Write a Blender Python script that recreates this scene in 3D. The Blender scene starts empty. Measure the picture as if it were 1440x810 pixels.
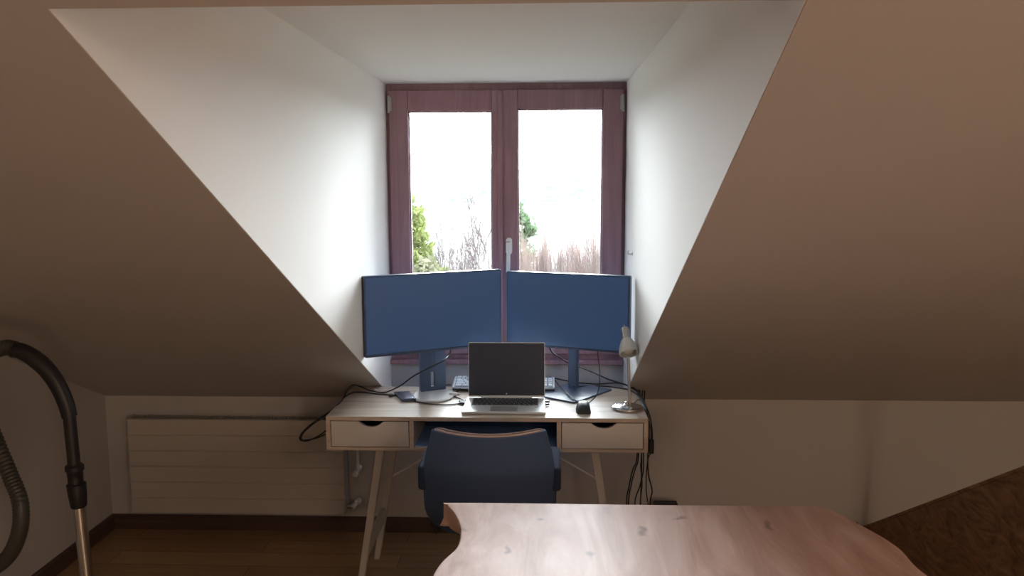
import bpy, bmesh, math, random
from mathutils import Vector, Matrix
C = bpy.context.scene.collection
R = random.Random(7)
PI = math.pi

# ------------------------------------------------------------------ materials
def mat(name, col, rough=.6, metal=0., spec=.5, bump=0., bscale=60., var=0., vscale=3., coat=0.):
    m = bpy.data.materials.new(name); m.use_nodes = True
    nt = m.node_tree; b = nt.nodes['Principled BSDF']
    b.inputs['Base Color'].default_value = (*col, 1)
    b.inputs['Roughness'].default_value = rough
    b.inputs['Metallic'].default_value = metal
    b.inputs['Specular IOR Level'].default_value = spec
    b.inputs['Coat Weight'].default_value = coat
    tc = nt.nodes.new('ShaderNodeTexCoord')
    if var:
        n = nt.nodes.new('ShaderNodeTexNoise'); n.inputs['Scale'].default_value = vscale; n.inputs['Detail'].default_value = 5
        r = nt.nodes.new('ShaderNodeValToRGB')
        r.color_ramp.elements[0].position = .3; r.color_ramp.elements[1].position = .7
        r.color_ramp.elements[0].color = (*[c*(1-var) for c in col], 1)
        r.color_ramp.elements[1].color = (*[min(1, c*(1+var)) for c in col], 1)
        nt.links.new(tc.outputs['Object'], n.inputs['Vector']); nt.links.new(n.outputs['Fac'], r.inputs['Fac'])
        nt.links.new(r.outputs['Color'], b.inputs['Base Color'])
    if bump:
        n = nt.nodes.new('ShaderNodeTexNoise'); n.inputs['Scale'].default_value = bscale; n.inputs['Detail'].default_value = 4
        u = nt.nodes.new('ShaderNodeBump'); u.inputs['Strength'].default_value = bump; u.inputs['Distance'].default_value = .002
        nt.links.new(tc.outputs['Object'], n.inputs['Vector']); nt.links.new(n.outputs['Fac'], u.inputs['Height'])
        nt.links.new(u.outputs['Normal'], b.inputs['Normal'])
    return m

def wood(name, cols, scale=(1, 12, 12), dist=1.5, rough=.45, coat=0., knots=0., kscale=3., nscale=1.6, spec=.5, bump=.1, detail=9):
    """grain running along the axis with the smallest scale; cols = dark, mid, light"""
    m = bpy.data.materials.new(name); m.use_nodes = True
    nt = m.node_tree; b = nt.nodes['Principled BSDF']; L = nt.links.new
    b.inputs['Roughness'].default_value = rough; b.inputs['Coat Weight'].default_value = coat
    b.inputs['Specular IOR Level'].default_value = spec
    tc = nt.nodes.new('ShaderNodeTexCoord'); mp = nt.nodes.new('ShaderNodeMapping'); mp.inputs['Scale'].default_value = scale
    L(tc.outputs['Object'], mp.inputs['Vector'])
    n = nt.nodes.new('ShaderNodeTexNoise'); n.inputs['Scale'].default_value = nscale; n.inputs['Detail'].default_value = detail
    n.inputs['Distortion'].default_value = dist; n.inputs['Roughness'].default_value = .62
    L(mp.outputs[0], n.inputs['Vector'])
    r = nt.nodes.new('ShaderNodeValToRGB'); e = r.color_ramp.elements
    e[0].position = .3; e[0].color = (*cols[0], 1); e[1].position = .72; e[1].color = (*cols[2], 1)
    k = e.new(.52); k.color = (*cols[1], 1)
    L(n.outputs['Fac'], r.inputs['Fac'])
    out = r.outputs['Color']
    if knots:
        v = nt.nodes.new('ShaderNodeTexVoronoi'); v.voronoi_dimensions = '2D'; v.inputs['Scale'].default_value = kscale
        mp2 = nt.nodes.new('ShaderNodeMapping'); mp2.inputs['Scale'].default_value = (1, .55, 1); mp2.inputs['Rotation'].default_value = (0, 0, .5)
        nn = nt.nodes.new('ShaderNodeTexNoise'); nn.inputs['Scale'].default_value = 9
        ad = nt.nodes.new('ShaderNodeMixRGB'); ad.blend_type = 'ADD'; ad.inputs['Fac'].default_value = .1
        L(tc.outputs['Object'], mp2.inputs['Vector']); L(mp2.outputs[0], ad.inputs['Color1']); L(tc.outputs['Object'], nn.inputs['Vector'])
        L(nn.outputs['Color'], ad.inputs['Color2']); L(ad.outputs[0], v.inputs['Vector'])
        r2 = nt.nodes.new('ShaderNodeValToRGB'); q = r2.color_ramp.elements
        q[0].position = .0; q[0].color = (1, 1, 1, 1); q[1].position = .07; q[1].color = (0, 0, 0, 1)
        q2 = q.new(.03); q2.color = (.75, .75, .75, 1)
        L(v.outputs['Distance'], r2.inputs['Fac'])
        mx = nt.nodes.new('ShaderNodeMixRGB'); ml = nt.nodes.new('ShaderNodeMath'); ml.operation = 'MULTIPLY'; ml.inputs[1].default_value = knots
        L(r2.outputs['Color'], ml.inputs[0]); L(ml.outputs[0], mx.inputs['Fac'])
        L(out, mx.inputs['Color1']); mx.inputs['Color2'].default_value = (*[c*.25 for c in cols[0]], 1)
        out = mx.outputs[0]
    L(out, b.inputs['Base Color'])
    if bump:
        u = nt.nodes.new('ShaderNodeBump'); u.inputs['Strength'].default_value = bump; u.inputs['Distance'].default_value = .001
        L(n.outputs['Fac'], u.inputs['Height']); L(u.outputs['Normal'], b.inputs['Normal'])
    return m

def floor_mat():
    m = bpy.data.materials.new('floor_planks'); m.use_nodes = True
    nt = m.node_tree; b = nt.nodes['Principled BSDF']; L = nt.links.new
    b.inputs['Roughness'].default_value = .38
    tc = nt.nodes.new('ShaderNodeTexCoord')
    br = nt.nodes.new('ShaderNodeTexBrick'); br.inputs['Scale'].default_value = 1
    br.inputs['Brick Width'].default_value = 1.25; br.inputs['Row Height'].default_value = .13
    br.inputs['Mortar Size'].default_value = .0016; br.inputs['Mortar Smooth'].default_value = .2
    br.inputs['Color1'].default_value = (.34, .215, .115, 1); br.inputs['Color2'].default_value = (.42, .275, .15, 1)
    br.inputs['Mortar'].default_value = (.08, .045, .02, 1)
    L(tc.outputs['Object'], br.inputs['Vector'])
    mp = nt.nodes.new('ShaderNodeMapping'); mp.inputs['Scale'].default_value = (1.4, 16, 1)
    n = nt.nodes.new('ShaderNodeTexNoise'); n.inputs['Scale'].default_value = 2; n.inputs['Detail'].default_value = 8; n.inputs['Distortion'].default_value = .8
    L(tc.outputs['Object'], mp.inputs['Vector']); L(mp.outputs[0], n.inputs['Vector'])
    mr = nt.nodes.new('ShaderNodeMapRange'); mr.inputs['To Min'].default_value = .7; mr.inputs['To Max'].default_value = 1.25
    L(n.outputs['Fac'], mr.inputs['Value'])
    mx = nt.nodes.new('ShaderNodeMixRGB'); mx.blend_type = 'MULTIPLY'; mx.inputs['Fac'].default_value = 1
    L(br.outputs['Color'], mx.inputs['Color1']); L(mr.outputs[0], mx.inputs['Color2']); L(mx.outputs[0], b.inputs['Base Color'])
    return m

def glare_screen():
    m = mat('screen_glare_glass', (.03, .05, .10), .35, spec=.5); b = m.node_tree.nodes['Principled BSDF']
    b.inputs['Emission Color'].default_value = (.19, .45, 1, 1); b.inputs['Emission Strength'].default_value = .08; return m  # blue base and weak emission stand in for veiling glare on dark screens
M = {}
M['plaster'] = mat('plaster', (.51, .487, .465), .9, spec=.1, bump=.12, bscale=90)  # darkened against the dormer walls to deepen the backlit room side
M['wall_white'] = mat('dormer_brightened', (.89, .87, .83), .85, spec=.15, bump=.1, bscale=90)  # lighter than the plaster to add window brightness to the dormer walls
M['floor'] = floor_mat()
M['skirt'] = wood('skirting_wood', ((.05, .028, .024), (.08, .044, .038), (.11, .06, .052)), (1, 14, 14), rough=.5)
M['window_wood'] = wood('window_wood', ((.25, .14, .165), (.31, .175, .205), (.37, .215, .245)), (14, 14, 1), rough=.42)
M['oak'] = wood('pale_oak', ((.42, .34, .27), (.55, .46, .38), (.66, .57, .49)), (1.2, 14, 14), rough=.5, dist=.7, spec=.2)
M['white'] = mat('white_lacquer', (.62, .59, .56), .5)
M['leg_white'] = mat('leg_paint', (.56, .53, .48), .55)
M['rad'] = mat('radiator_enamel', (.50, .465, .42), .55)
M['rad_dark'] = mat('radiator_inside', (.12, .11, .1), .7)
M['navy'] = mat('navy_board', (.20, .37, .72), .5)  # albedo raised so unlit desk recesses show the blue of veiling glare
M['table'] = wood('slab_wood', ((.48, .30, .235), (.66, .45, .375), (.79, .61, .54)), (6.5, 1.2, 4), dist=1.1, rough=.5, spec=.17, knots=.6, kscale=5.0, nscale=1.5)
M['panel'] = wood('burl_wood', ((.10, .045, .022), (.30, .15, .075), (.46, .26, .14)), (2.4, 2.2, 7), dist=3.2, rough=.5, knots=.5, kscale=4, nscale=1.9)
M['black'] = mat('black_plastic', (.012, .012, .015), .45)
M['cable'] = mat('cable_black', (.012, .013, .02), .5)
M['cable_white'] = mat('cable_white', (.7, .7, .7), .5)
M['screen'] = glare_screen()
M['bezel'] = mat('monitor_plastic', (.05, .085, .16), .4)  # blue base colour carries the same glare over black plastic
M['lap_screen'] = mat('laptop_screen', (.055, .062, .085), .3, spec=.2)
M['alu'] = mat('brushed_aluminium', (.70, .72, .72), .42, metal=.35)
M['key_dark'] = mat('key_dark', (.035, .037, .045), .5)
M['key_light'] = mat('key_light', (.55, .60, .70), .5)
M['kb_body'] = mat('keyboard_body', (.42, .47, .56), .5)
M['chrome'] = mat('chrome', (.68, .68, .67), .22, metal=1)
M['steel'] = mat('satin_steel', (.45, .45, .44), .35, metal=.9)
M['frost'] = mat('frosted_shade', (.62, .63, .60), .45)
M['frost_in'] = mat('shade_inside', (.72, .72, .68), .6)
M['chair'] = mat('chair_fabric', (.065, .105, .20), .75, spec=.25, bump=.3, bscale=300)
M['arm_navy'] = mat('armrest_vinyl', (.035, .05, .09), .9, spec=.08)
M['chair_trim'] = wood('chair_edge', ((.35, .22, .17), (.5, .34, .27), (.62, .46, .38)), (2, 14, 14), rough=.3)
M['hose'] = mat('hose_grey', (.045, .042, .038), .45)
M['mouse'] = mat('mouse_shell', (.02, .032, .034), .5)
M['hub'] = mat('hub_lid', (.10, .13, .20), .22, metal=.5)
M['valve'] = mat('valve_white', (.82, .81, .79), .4)
M['base_disc'] = mat('pale_base', (.46, .46, .46), .5, spec=.3)
M['bark'] = mat('bark', (.03, .025, .022), .9, var=.3, vscale=6)
M['twig'] = mat('twig', (.30, .25, .24), .9, var=.25, vscale=2)
M['twig_red'] = mat('twig_russet', (.42, .33, .30), .9, var=.25, vscale=2)
M['leaf_yel'] = mat('leaf_yellow_green', (.33, .38, .13), .7, var=.45, vscale=2.2)
M['leaf_grn'] = mat('leaf_green', (.20, .29, .16), .7, var=.45, vscale=2.2)
M['leaf_olive'] = mat('leaf_olive', (.31, .31, .19), .7, var=.4, vscale=2.2)
M['ground'] = mat('grass_slope', (.15,.15,.1), .95, var=.3, vscale=.2)
M['water'] = mat('lake_water', (.50, .51, .52), .9, spec=.0, bump=.3, bscale=.5)

def hill_mat():
    m = bpy.data.materials.new('hazy_hills'); m.use_nodes = True
    nt = m.node_tree; b = nt.nodes['Principled BSDF']; L = nt.links.new
    b.inputs['Roughness'].default_value = 1; b.inputs['Specular IOR Level'].default_value = 0
    tc = nt.nodes.new('ShaderNodeTexCoord'); mp = nt.nodes.new('ShaderNodeMapping'); mp.inputs['Scale'].default_value = (.05, .01, .16)
    n = nt.nodes.new('ShaderNodeTexNoise'); n.inputs['Scale'].default_value = 1.4; n.inputs['Detail'].default_value = 6
    r = nt.nodes.new('ShaderNodeValToRGB'); e = r.color_ramp.elements
    e[0].position = .38; e[0].color = (.26, .30, .30, 1); e[1].position = .55; e[1].color = (.42, .43, .43, 1)  # distance haze is put into the pale hill colours
    L(tc.outputs['Object'], mp.inputs['Vector']); L(mp.outputs[0], n.inputs['Vector']); L(n.outputs['Fac'], r.inputs['Fac']); L(r.outputs[0], b.inputs['Base Color'])
    return m
M['hills'] = hill_mat()

def glass_mat():
    m = bpy.data.materials.new('window_glass'); m.use_nodes = True
    nt = m.node_tree; nt.nodes.clear(); L = nt.links.new
    o = nt.nodes.new('ShaderNodeOutputMaterial'); t = nt.nodes.new('ShaderNodeBsdfTransparent'); g = nt.nodes.new('ShaderNodeBsdfGlossy')
    t.inputs[0].default_value = (.96, .975, .97, 1); g.inputs['Roughness'].default_value = .02
    f = nt.nodes.new('ShaderNodeFresnel'); f.inputs['IOR'].default_value = 1.3
    x = nt.nodes.new('ShaderNodeMixShader'); L(f.outputs[0], x.inputs[0]); L(t.outputs[0], x.inputs[1]); L(g.outputs[0], x.inputs[2]); L(x.outputs[0], o.inputs[0])
    return m
M['glass'] = glass_mat()
def emit(name, col, s):
    m = bpy.data.materials.new(name); m.use_nodes = True
    b = m.node_tree.nodes['Principled BSDF']; b.inputs['Base Color'].default_value = (*col, 1)
    b.inputs['Emission Color'].default_value = (*col, 1); b.inputs['Emission Strength'].default_value = s
    return m

# ------------------------------------------------------------------ mesh helpers
def obj(name, bm, m, parent=None, smooth=False, bevel=0, seg=2, loc=None, kind=None, label=None):
    bmesh.ops.recalc_face_normals(bm, faces=bm.faces)
    me = bpy.data.meshes.new(name); bm.to_mesh(me); bm.free()
    me.materials.append(M[m] if isinstance(m, str) else m)
    o = bpy.data.objects.new(name, me); C.objects.link(o)
    if smooth:
        for p in me.polygons: p.use_smooth = True
        if hasattr(me, 'set_sharp_from_angle'): me.set_sharp_from_angle(angle=math.radians(40))
    if bevel:
        b = o.modifiers.new('bevel', 'BEVEL'); b.width = bevel; b.segments = seg; b.limit_method = 'ANGLE'; b.harden_normals = False
    if parent: o.parent = parent; o.matrix_parent_inverse = Matrix.Identity(4) if parent.location.length == 0 and parent.rotation_euler.z == 0 else parent.matrix_basis.inverted()
    if kind: o['kind'] = kind
    if label: o['label'] = label
    return o
def thing(name, label, cat, loc=(0, 0, 0), group=None):
    o = bpy.data.objects.new(name, None); C.objects.link(o); o.location = loc; o.empty_display_size = .05
    o['label'] = label; o['category'] = cat
    if group: o['group'] = group
    return o
def tag(o, label, cat, group=None):
    o['label'] = label; o['category'] = cat
    if group: o['group'] = group
    return o
def struct(name, bm, m, parent=None, **k):
    o = obj(name, bm, m, parent, **k)
    if parent is None: o['kind'] = 'structure'
    return o
def N(): return bmesh.new()
def box(bm, x0, x1, y0, y1, z0, z1, mtx=None):
    v = [bm.verts.new((x, y, z)) for x in (x0, x1) for y in (y0, y1) for z in (z0, z1)]
    for f in ((0,1,3,2),(4,6,7,5),(0,4,5,1),(2,3,7,6),(0,2,6,4),(1,5,7,3)): bm.faces.new([v[i] for i in f])
    if mtx is not None:
        for q in v: q.co = mtx @ q.co
    return bm
def B(*a, mtx=None): return box(N(), *a, mtx=mtx)
def prism(bm, pts, axis, a, b, mtx=None):
    """extrude a 2-D outline along axis (0,1,2) from a to b"""
    def P(p, t):
        if axis == 0: return (t, p[0], p[1])
        if axis == 1: return (p[0], t, p[1])
        return (p[0], p[1], t)
    A = [bm.verts.new(P(p, a)) for p in pts]; Bv = [bm.verts.new(P(p, b)) for p in pts]
    bm.faces.new(A); bm.faces.new(Bv[::-1]); n = len(pts)
    for i in range(n): bm.faces.new((A[i], A[(i+1) % n], Bv[(i+1) % n], Bv[i]))
    if mtx is not None:
        for q in A+Bv: q.co = mtx @ q.co
    return bm
def rrect(x0, x1, y0, y1, r, n=5):
    out = []
    for cx, cy, a0 in ((x1-r, y1-r, 0), (x0+r, y1-r, 90), (x0+r, y0+r, 180), (x1-r, y0+r, 270)):
        for i in range(n+1):
            a = math.radians(a0+90*i/n); out.append((cx+r*math.cos(a), cy+r*math.sin(a)))
    return out
def catmull(P, k=6):
    P = [Vector(p) for p in P]; out = []
    Q = [P[0]*2-P[1]]+P+[P[-1]*2-P[-2]]
    for i in range(1, len(Q)-2):
        a, b, c, d = Q[i-1:i+3]
        for j in range(k):
            t = j/k; out.append(.5*((2*b)+(c-a)*t+(2*a-5*b+4*c-d)*t*t+(3*b-a-3*c+d)*t**3))
    out.append(P[-1]); return out
def tube(bm, path, r, n=8, smooth=True, cap=True, k=6, rad=None):
    P = catmull(path, k) if smooth and len(path) > 2 else [Vector(p) for p in path]
    m = len(P); T = [(P[min(i+1, m-1)]-P[max(i-1, 0)]).normalized() for i in range(m)]
    u = T[0].orthogonal().normalized(); rings = []
    for i in range(m):
        u = (u-T[i]*u.dot(T[i])).normalized(); w = T[i].cross(u)
        rr = rad(i/(m-1)) if rad else r
        rings.append([bm.verts.new(P[i]+(u*math.cos(2*PI*j/n)+w*math.sin(2*PI*j/n))*rr) for j in range(n)])
    for i in range(m-1):
        for j in range(n): bm.faces.new((rings[i][j], rings[i][(j+1) % n], rings[i+1][(j+1) % n], rings[i+1][j]))
    if cap: bm.faces.new(rings[0][::-1]); bm.faces.new(rings[-1])
    return bm
def lathe(bm, prof, n=32, mtx=None, cap=True, sx=1, sy=1):
    rings = []
    for r, z in prof: rings.append([bm.verts.new((sx*r*math.cos(2*PI*j/n), sy*r*math.sin(2*PI*j/n), z)) for j in range(n)])
    for i in range(len(prof)-1):
        for j in range(n): bm.faces.new((rings[i][j], rings[i][(j+1) % n], rings[i+1][(j+1) % n], rings[i+1][j]))
    if cap:
        bm.faces.new(rings[0][::-1]); bm.faces.new(rings[-1])
    if mtx is not None:
        for rg in rings:
            for q in rg: q.co = mtx @ q.co
    return bm
def bar(bm, p, q, w, d, w2=None):
    """rectangular bar p->q, width w along x, depth d along y at p; w2 = width at q"""
    p, q = Vector(p), Vector(q); w2 = w2 or w; V = []
    for c, ww in ((p, w), (q, w2)):
        for sx, sy in ((-1, -1), (1, -1), (1, 1), (-1, 1)): V.append(bm.verts.new(c+Vector((sx*ww/2, sy*d/2, 0))))
    bm.faces.new(V[:4]); bm.faces.new(V[4:][::-1])
    for i in range(4): bm.faces.new((V[i], V[(i+1) % 4], V[4+(i+1) % 4], V[4+i]))
    return bm
def frame_mtx(o, xdir):
    """local x along xdir (horizontal), local y = horizontal away, z up"""
    x = Vector((xdir[0], xdir[1], 0)).normalized(); y = Vector((-x.y, x.x, 0))
    m = Matrix(((x.x, y.x, 0, o[0]), (x.y, y.y, 0, o[1]), (0, 0, 1, o[2]), (0, 0, 0, 1))); return m
def axis_mtx(o, d):
    q = Vector(d).normalized().to_track_quat('Z', 'Y'); return Matrix.Translation(o) @ q.to_matrix().to_4x4()

# ------------------------------------------------------------------ camera
F_, PIT, YAW, ROL, HC = 1187.5, .1235, -.0391, .0035, 1.615
cy_, sy_, cp_, sp_, cr_, sr_ = math.cos(YAW), math.sin(YAW), math.cos(PIT), math.sin(PIT), math.cos(ROL), math.sin(ROL)
Xa = Vector((cy_, -sy_, 0)); Fa = Vector((sy_*cp_, cy_*cp_, -sp_)); Ua = Vector((sy_*sp_, cy_*sp_, cp_))
Rt = Xa*cr_-Ua*sr_; Up = Xa*sr_+Ua*cr_
cd = bpy.data.cameras.new('camera'); cam = bpy.data.objects.new('camera', cd); C.objects.link(cam)
cd.sensor_width = 36; cd.lens = F_*36/1440; cd.clip_start = .02; cd.clip_end = 6000
cam.matrix_world = Matrix(((Rt.x, Up.x, -Fa.x, 0), (Rt.y, Up.y, -Fa.y, 0), (Rt.z, Up.z, -Fa.z, HC), (0, 0, 0, 1)))
bpy.context.scene.camera = cam
def ray(u, v): return Fa+Rt*((u-720)/F_)-Up*((v-405)/F_)
def aty(u, v, y): r = ray(u, v); return Vector((0, 0, HC))+r*(y/r.y)      # measured spot at a known distance
def atz(u, v, z): r = ray(u, v); return Vector((0, 0, HC))+r*((z-HC)/r.z)  # measured spot at a known height

# ------------------------------------------------------------------ room shell
XL, XR, YW, ZC, LIP = -.7002, .355, 3.76, 2.05, 1.2037
KA, KB = 2.4357, .4774
sl = lambda y: KA-KB*y
WL, WR, YB = -2.044, 3.3, -3.2
struct('floor', B(WL-.2, WR+.2, YB-.2, YW+.2, -.12, 0), 'floor')
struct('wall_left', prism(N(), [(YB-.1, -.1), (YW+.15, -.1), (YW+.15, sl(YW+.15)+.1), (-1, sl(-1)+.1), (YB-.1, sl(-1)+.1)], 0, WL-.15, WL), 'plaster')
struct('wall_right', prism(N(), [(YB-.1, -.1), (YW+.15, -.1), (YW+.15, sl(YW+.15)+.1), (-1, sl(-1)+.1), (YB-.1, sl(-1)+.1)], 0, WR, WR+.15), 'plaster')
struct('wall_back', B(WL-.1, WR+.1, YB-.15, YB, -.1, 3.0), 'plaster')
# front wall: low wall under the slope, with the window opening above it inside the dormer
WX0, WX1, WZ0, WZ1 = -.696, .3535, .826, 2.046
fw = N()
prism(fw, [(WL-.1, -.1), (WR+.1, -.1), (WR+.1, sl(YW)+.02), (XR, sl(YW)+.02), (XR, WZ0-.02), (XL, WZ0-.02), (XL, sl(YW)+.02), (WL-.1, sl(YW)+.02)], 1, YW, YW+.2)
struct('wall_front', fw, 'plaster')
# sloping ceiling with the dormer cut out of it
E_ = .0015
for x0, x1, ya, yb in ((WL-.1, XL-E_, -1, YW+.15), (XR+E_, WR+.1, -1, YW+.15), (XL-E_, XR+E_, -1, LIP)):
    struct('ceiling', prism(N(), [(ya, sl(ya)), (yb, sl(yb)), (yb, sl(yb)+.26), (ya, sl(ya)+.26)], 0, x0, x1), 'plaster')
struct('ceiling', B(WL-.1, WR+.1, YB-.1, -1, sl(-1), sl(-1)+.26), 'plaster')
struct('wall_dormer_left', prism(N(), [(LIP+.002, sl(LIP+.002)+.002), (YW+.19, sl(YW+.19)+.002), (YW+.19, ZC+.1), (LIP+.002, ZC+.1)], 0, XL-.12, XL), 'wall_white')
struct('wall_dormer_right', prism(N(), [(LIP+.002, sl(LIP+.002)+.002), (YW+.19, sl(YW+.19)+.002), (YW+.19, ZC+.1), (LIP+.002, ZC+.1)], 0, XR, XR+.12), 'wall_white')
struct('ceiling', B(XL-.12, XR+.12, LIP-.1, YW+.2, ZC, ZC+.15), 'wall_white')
# skirting
struct('baseboard_front', prism(N(), [(YW-.016, 0), (YW+.002, 0), (YW+.002, .07), (YW-.011, .07), (YW-.016, .063)], 0, WL, 1.43), 'skirt')
struct('baseboard_left', prism(N(), [(WL-.002, 0), (WL+.016, 0), (WL+.016, .063), (WL+.011, .07), (WL-.002, .07)], 1, YB, YW-.016), 'skirt')
# little hook screwed in the right dormer cheek
p = aty(894, 358, 3.55); hk = thing('wall_hook', 'tiny dark hook screwed into the white dormer wall right of the window', 'hook', (XR, 3.42, 1.33))
hm = N(); lathe(hm, [(.006, 0), (.006, .004)], 12, axis_mtx((XR, 3.42, 1.33), (-1, 0, 0))); obj('plate', hm, 'steel', hk)
hm = N(); tube(hm, [(XR-.004, 3.42, 1.33), (XR-.016, 3.42, 1.329), (XR-.019, 3.42, 1.336), (XR-.017, 3.42, 1.343)], .0018, 6); obj('hook_arm', hm, 'steel', hk, smooth=True)

# ------------------------------------------------------------------ window
win = bpy.data.objects.new('window_1', None); C.objects.link(win); win.location = (-.17, YW, WZ0); win['kind'] = 'structure'
y0, y1 = YW+.012, YW+.085
fr = N()
def ring(bm, x0, x1, z0, z1, wl, wr, wb, wt, ya, yb):
    box(bm, x0, x0+wl, ya, yb, z0, z1); box(bm, x1-wr, x1, ya, yb, z0, z1)
    box(bm, x0+wl, x1-wr, ya, yb, z0, z0+wb); box(bm, x0+wl, x1-wr, ya, yb, z1-wt, z1)
ring(fr, XL-.002, XR+.002, WZ0-.02, ZC+.002, .022, .022, .045, .036, y0, y1)
obj('window_frame', fr, 'window_wood', win, bevel=.003)
MX = -.199
def sash(x0, x1, gx0, gx1, gz1, gz0, name):
    s = N(); z0, z1 = WZ0+.022, ZC-.030
    ya, yb = YW-.012, YW+.05
    ring(s, x0, x1, z0, z1, gx0-x0, x1-gx1, gz0-z0, z1-gz1, ya, yb)
    so = obj('sash', s, 'window_wood', win, bevel=.004, seg=3)
    b = N(); ring(b, gx0-.004, gx1+.004, gz0-.004, gz1+.004, .009, .009, .009, .009, YW+.004, YW+.03)
    bo = obj('glazing_bead', b, 'window_wood', so, bevel=.002)
    g = obj('glass', B(gx0-.003, gx1+.003, YW+.03, YW+.036, gz0-.003, gz1+.003), 'glass', so)
    return so
sa = sash(XL+.014, MX+.004, -.601, -.234, 1.929, WZ0+.11, 'l')
sb = sash(MX+.0065, XR-.014, -.119, .252, 1.936, WZ0+.11, 'r')
obj('cover_strip', B(MX-.010, MX+.014, YW-.022, YW-.012, WZ0+.03, ZC-.036), 'window_wood', win, bevel=.004)
for x in (XL+.016, XR-.016):
    h = N(); tube(h, [(x, YW-.020, 1.922), (x, YW-.020, 1.995)], .0065, 10, smooth=False)
    box(h, x-.004, x+.012*(1 if x < 0 else -1)+.0, YW-.0185, YW-.011, 1.93, 1.99)
    obj('hinge', h, 'steel', win, smooth=True)
hx = -.159
hp_ = N(); prism(hp_, rrect(hx-.014, hx+.014, 1.30, 1.375, .0135), 1, YW-.023, YW-.012)
ho = obj('handle_plate', hp_, 'alu', win, bevel=.002)
hh = N(); tube(hh, [(hx, YW-.02, 1.352), (hx, YW-.045, 1.352), (hx, YW-.060, 1.348), (hx, YW-.064, 1.332), (hx-.001, YW-.064, 1.29), (hx-.002, YW-.063, 1.235), (hx-.002, YW-.062, 1.225)], .0085, 12)
obj('handle', hh, 'alu', ho, smooth=True)
# dark red wooden sill strip below the window
st = struct('trim_1', B(XL+.001, XR-.001, YW-.03, YW+.1, WZ0-.023, WZ0-.002), 'window_wood', bevel=.003)

# ------------------------------------------------------------------ radiator
rd = thing('radiator', 'long low white panel radiator with horizontal grooves on the knee wall', 'radiator', (-1.4, YW, .11))
rx0, rx1, rz0, rz1, ry = -1.897, -.912, .113, .557, 3.665
bm = N(); nb = 6; hgt = (rz1-rz0)/nb
pts = []
for i in range(nb):
    a, b_ = rz0+i*hgt, rz0+(i+1)*hgt
    pts += [(ry+.004, a+.0005), (ry, a+.0035), (ry, b_-.0035), (ry+.004, b_-.0005)]
pts += [(ry+.018, rz1), (ry+.018, rz0)]
prism(bm, pts, 0, rx0, rx1); obj('front_panel', bm, 'rad', rd)
obj('side_cover', B(rx1, rx1+.003, ry+.003, ry+.085, rz0+.01, rz1-.002), 'rad', rd)
obj('side_cover', B(rx0-.003, rx0, ry+.003, ry+.085, rz0+.01, rz1-.002), 'rad', rd)
bm = N(); box(bm, rx0+.004, rx1-.004, ry+.02, ry+.026, rz1-.012, rz1-.002)
for i in range(60):
    x = rx0+.012+i*(rx1-rx0-.024)/59
    box(bm, x-.0012, x+.0012, ry+.026, ry+.078, rz0+.02, rz1-.003)
obj('fins', bm, 'rad', rd)
obj('back_panel', B(rx0+.002, rx1-.002, ry+.078, ry+.088, rz0+.01, rz1-.01), 'rad', rd)
for z, nm in ((.43, 1), (.17, 2)):
    pass
pa = aty(495, 633, 3.72); pb = aty(500, 661, 3.72)
bm = N(); tube(bm, [(rx1+.055, 3.72, .600), (rx1+.055, 3.72, pb.z)], .006, 10, smooth=False); obj('pipe', bm, 'valve', rd, smooth=True)
def valve(u, v, u2, v2, m='valve'):
    a = aty(u, v, 3.72); b = aty(u2, v2, 3.755)
    bm = N(); d = (b-a)
    lathe(bm, [(.011, 0), (.014, .004), (.014, .02), (.010, .024), (.010, .034), (.016, .036), (.018, .052), (.015, .058)], 16, axis_mtx(a-d.normalized()*.02, d))
    return obj('valve', bm, m, rd, smooth=True)
valve(501, 664, 506, 655); valve(499, 710, 507, 702)
bm = N(); c = aty(499, 711, 3.72); tube(bm, [(rx1+.0, 3.715, c.z), (c.x+.004, 3.715, c.z-.003)], .012, 12, smooth=False); obj('elbow', bm, 'steel', rd, smooth=True, label='dark metal pipe elbow')
for x in (rx0+.15, rx1-.15): obj('bracket', B(x-.015, x+.015, ry+.086, YW, rz0+.05, rz1-.05), 'rad', rd)

# ------------------------------------------------------------------ desk
DX0, DX1, DY0, DY1, DZ0, DZ1 = -.820, .383, 3.052, 3.528, .6195, .75
dk = thing('desk', 'pale oak veneer desk with white drawers and slanted white legs below the window', 'desk', (-.219, 3.3, 0))
th = .016
obj('desktop', B(DX0, DX1, DY0, DY1, DZ1-th, DZ1), 'oak', dk, bevel=.0015)
obj('bottom_panel', B(DX0, DX1, DY0, DY1, DZ0, DZ0+th*.75), 'oak', dk, bevel=.001)
for x in (DX0, DX1-th): obj('side_panel', B(x, x+th, DY0, DY1, DZ0+th*.75, DZ1-th), 'oak', dk)
VX = (-.506, .046)
for x in VX: obj('divider', B(x, x+th, DY0, DY1, DZ0+th*.75, DZ1-th), 'oak', dk)
obj('back_panel', B(DX0+th, DX1-th, DY1-.006, DY1, DZ0+th*.75, DZ1-th), 'navy', dk, label='navy blue back board')
obj('compartment_lining', B(VX[0]+th, VX[1], DY0+.02, DY1-.006, DZ0+th*.75, DZ0+th*.75+.002), 'navy', dk, label='navy blue lining')
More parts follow.
